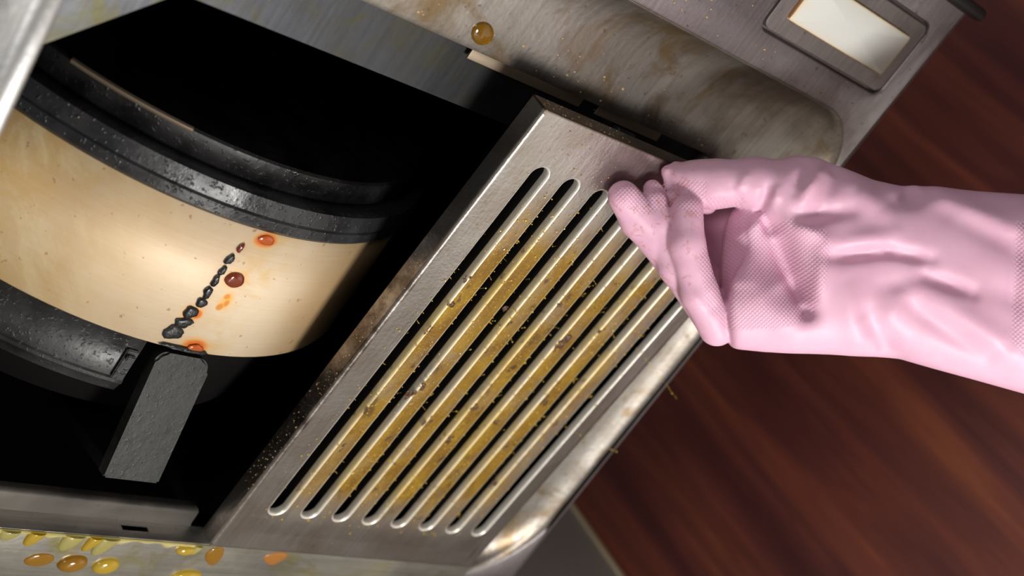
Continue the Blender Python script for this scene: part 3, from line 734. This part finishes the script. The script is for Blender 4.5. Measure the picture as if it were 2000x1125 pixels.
def surface_nets(D, gx, gy, gz):
    ins_ = D < 0
    c = np.zeros([n-1 for n in D.shape], np.int8)
    for i in (0, 1):
        for j in (0, 1):
            for k in (0, 1): c += ins_[i:i+c.shape[0], j:j+c.shape[1], k:k+c.shape[2]]
    act = (c > 0) & (c < 8); idx = np.full(act.shape, -1, np.int64); ijk = np.argwhere(act); idx[act] = np.arange(len(ijk))
    acc = np.zeros((len(ijk), 3)); cnt = np.zeros(len(ijk))
    cor = [(i, j, k) for i in (0, 1) for j in (0, 1) for k in (0, 1)]
    for a in cor:
        for b in cor:
            if sum(abs(a[m]-b[m]) for m in range(3)) != 1 or a > b: continue
            da = D[ijk[:, 0]+a[0], ijk[:, 1]+a[1], ijk[:, 2]+a[2]]; db = D[ijk[:, 0]+b[0], ijk[:, 1]+b[1], ijk[:, 2]+b[2]]
            m = (da < 0) != (db < 0); t = np.where(m, da/np.where(m, da-db, 1), 0)
            p = np.array(a)[None]+t[:, None]*(np.array(b)-np.array(a))[None]
            acc[m] += p[m]; cnt[m] += 1
    P = (ijk+acc/cnt[:, None])
    P = P*STEP+np.array([gx[0], gy[0], gz[0]])
    Q = []
    for ax in range(3):
        o = [m for m in range(3) if m != ax]
        sl0 = [slice(None)]*3; sl1 = [slice(None)]*3; sl0[ax] = slice(0, -1); sl1[ax] = slice(1, None)
        e0, e1 = ins_[tuple(sl0)], ins_[tuple(sl1)]
        for flip, m in ((0, e0 & ~e1), (1, ~e0 & e1)):
            E = np.argwhere(m)
            E = E[(E[:, o[0]] > 0) & (E[:, o[1]] > 0)]
            def cell(d0, d1):
                z = E.copy(); z[:, o[0]] += d0; z[:, o[1]] += d1; return idx[z[:, 0], z[:, 1], z[:, 2]]
            qd = np.stack([cell(-1, -1), cell(0, -1), cell(0, 0), cell(-1, 0)], 1)
            if (ax == 1) != bool(flip): qd = qd[:, ::-1]
            Q.append(qd)
    return P, np.concatenate(Q)
P, Q = surface_nets(D, gx, gy, gz)
for it in range(3):        # relax the stair steps
    S = np.zeros_like(P); Cn = np.zeros(len(P))
    for a in range(4):
        for b in (1, 3):
            np.add.at(S, Q[:, a], P[Q[:, (a+b) % 4]]); np.add.at(Cn, Q[:, a], 1)
    P = P*.5+.5*S/Cn[:, None]
# embossed grip pattern: fingertips, palm patch, cuff
def poly_in(px, py, pts):
    r = np.zeros(len(px), bool); j = len(pts)-1
    for i in range(len(pts)):
        (xi, yi), (xj, yj) = pts[i], pts[j]
        r ^= ((yi > py) != (yj > py)) & (px < (xj-xi)*(py-yi)/((yj-yi) or 1e-9)+xi); j = i
    return r
emb = np.zeros(len(P))
for pts in ([(1415, 415), (1482, 412), (1500, 440), (1530, 432), (1592, 456), (1600, 500), (1570, 620), (1500, 640), (1412, 640)], [(1185, 350), (1372, 360), (1368, 440), (1330, 415), (1300, 405), (1250, 425), (1200, 405)],
            [(1350, 500), (1375, 470), (1395, 560), (1408, 600), (1408, 640), (1370, 590)], [(1948, 440), (2400, 400), (2400, 860), (2000, 740), (1935, 660)], [(1365, 390), (1440, 385), (1450, 412), (1370, 410)]):
    emb[poly_in(P[:, 0], P[:, 1], pts) & (P[:, 2] > -25)] = 1
for it in range(3):
    S = np.zeros(len(P)); Cn = np.zeros(len(P))
    for a in range(4):
        np.add.at(S, Q[:, a], emb[Q[:, (a+1) % 4]]); np.add.at(Cn, Q[:, a], 1)
    emb = .5*emb+.5*S/Cn
V = np.stack([(P[:, 0]-1000)*PX, -(P[:, 1]-562.5)*PX, P[:, 2]*PX], 1)
ORG = np.array([(1480-1000)*PX, -(520-562.5)*PX, 0.])
me = bpy.data.meshes.new('rubber_glove'); me.from_pydata((V-ORG).tolist(), [], Q.tolist()); me.update()
at = me.attributes.new('emboss', 'FLOAT', 'POINT'); at.data.foreach_set('value', emb.astype(np.float32))
def glove_mat():
    t = NT('pink_rubber'); v = t.coord()
    an = t.n('ShaderNodeAttribute', attribute_name='emboss')
    sx = t.n('ShaderNodeSeparateXYZ'); t.l(v, sx.inputs[0])
    k = 2*math.pi/.0036
    u1 = t.math('MULTIPLY', t.math('ADD', sx.outputs[0], sx.outputs[1]), k*.7); u2 = t.math('MULTIPLY', t.math('SUBTRACT', sx.outputs[0], sx.outputs[1]), k*.7)
    pat = t.math('MULTIPLY', t.math('SINE', u1), t.math('SINE', u2)); pat = t.math('ABSOLUTE', pat)
    hgt = t.math('MULTIPLY', t.math('POWER', pat, .6), an.outputs['Fac'])
    nz = t.noise(v, 45, 4, .5); 
    c = t.mix(t.ramp(nz, [(.3, 0.), (.7, 1.)]), (.67, .375, .50), (.71, .42, .55))
    # brown grease smears near the fingertips
    d1 = t.n('ShaderNodeMapRange', interpolation_type='SMOOTHSTEP'); d1.inputs[1].default_value = -.022; d1.inputs[2].default_value = -.055; t.l(sx.outputs[0], d1.inputs[0])
    sm = t.ramp(t.noise(t.coord(loc=(2, 1, 0)), 190, 4, .65, .5), [(.55, 0.), (.66, 1.)])
    c = t.mix(t.math('MULTIPLY', t.math('MULTIPLY', sm, d1.outputs[0]), .55), c, (.42, .14, .07))
    b1 = t.bump(hgt, .42, .0007); b2 = t.bump(nz, .15, .001, b1)
    return t.set(Base_Color=c, Roughness=.5, Subsurface_Weight=.22, Subsurface_Radius=(.010, .004, .005), Subsurface_Scale=.5, Normal=b2)
glove = link('rubber_glove', me, glove_mat(), None, True)
DEP = .8405
glove.matrix_world = Matrix.Translation(EYE + ROT @ Vector((ORG[0], ORG[1], -DEP))) @ ROT.to_4x4()
tag(glove, 'long pink rubber glove worn on a hand pinching the front edge of the slotted filter', 'glove')
# bare forearm inside the open end of the glove, outside the picture
M_skin = NT('skin').set(Base_Color=(.55, .33, .24), Roughness=.5, Subsurface_Weight=.1)
rings = []
for xx, rad in ((2360, 86), (2500, 96), (2700, 108), (2950, 118), (3200, 122)):
    rings.append([((xx-1480)*PX, -(620+(xx-2360)*.05-520+rad*1.35*math.sin(2*math.pi*k/32))*PX, rad*math.cos(2*math.pi*k/32)*PX) for k in range(32)])
V, F = loft(rings); F.append(tuple(range(4*32, 5*32))); F.append(tuple(range(32))[::-1])
fa = pyd('forearm', V, F, M_skin, glove, True)
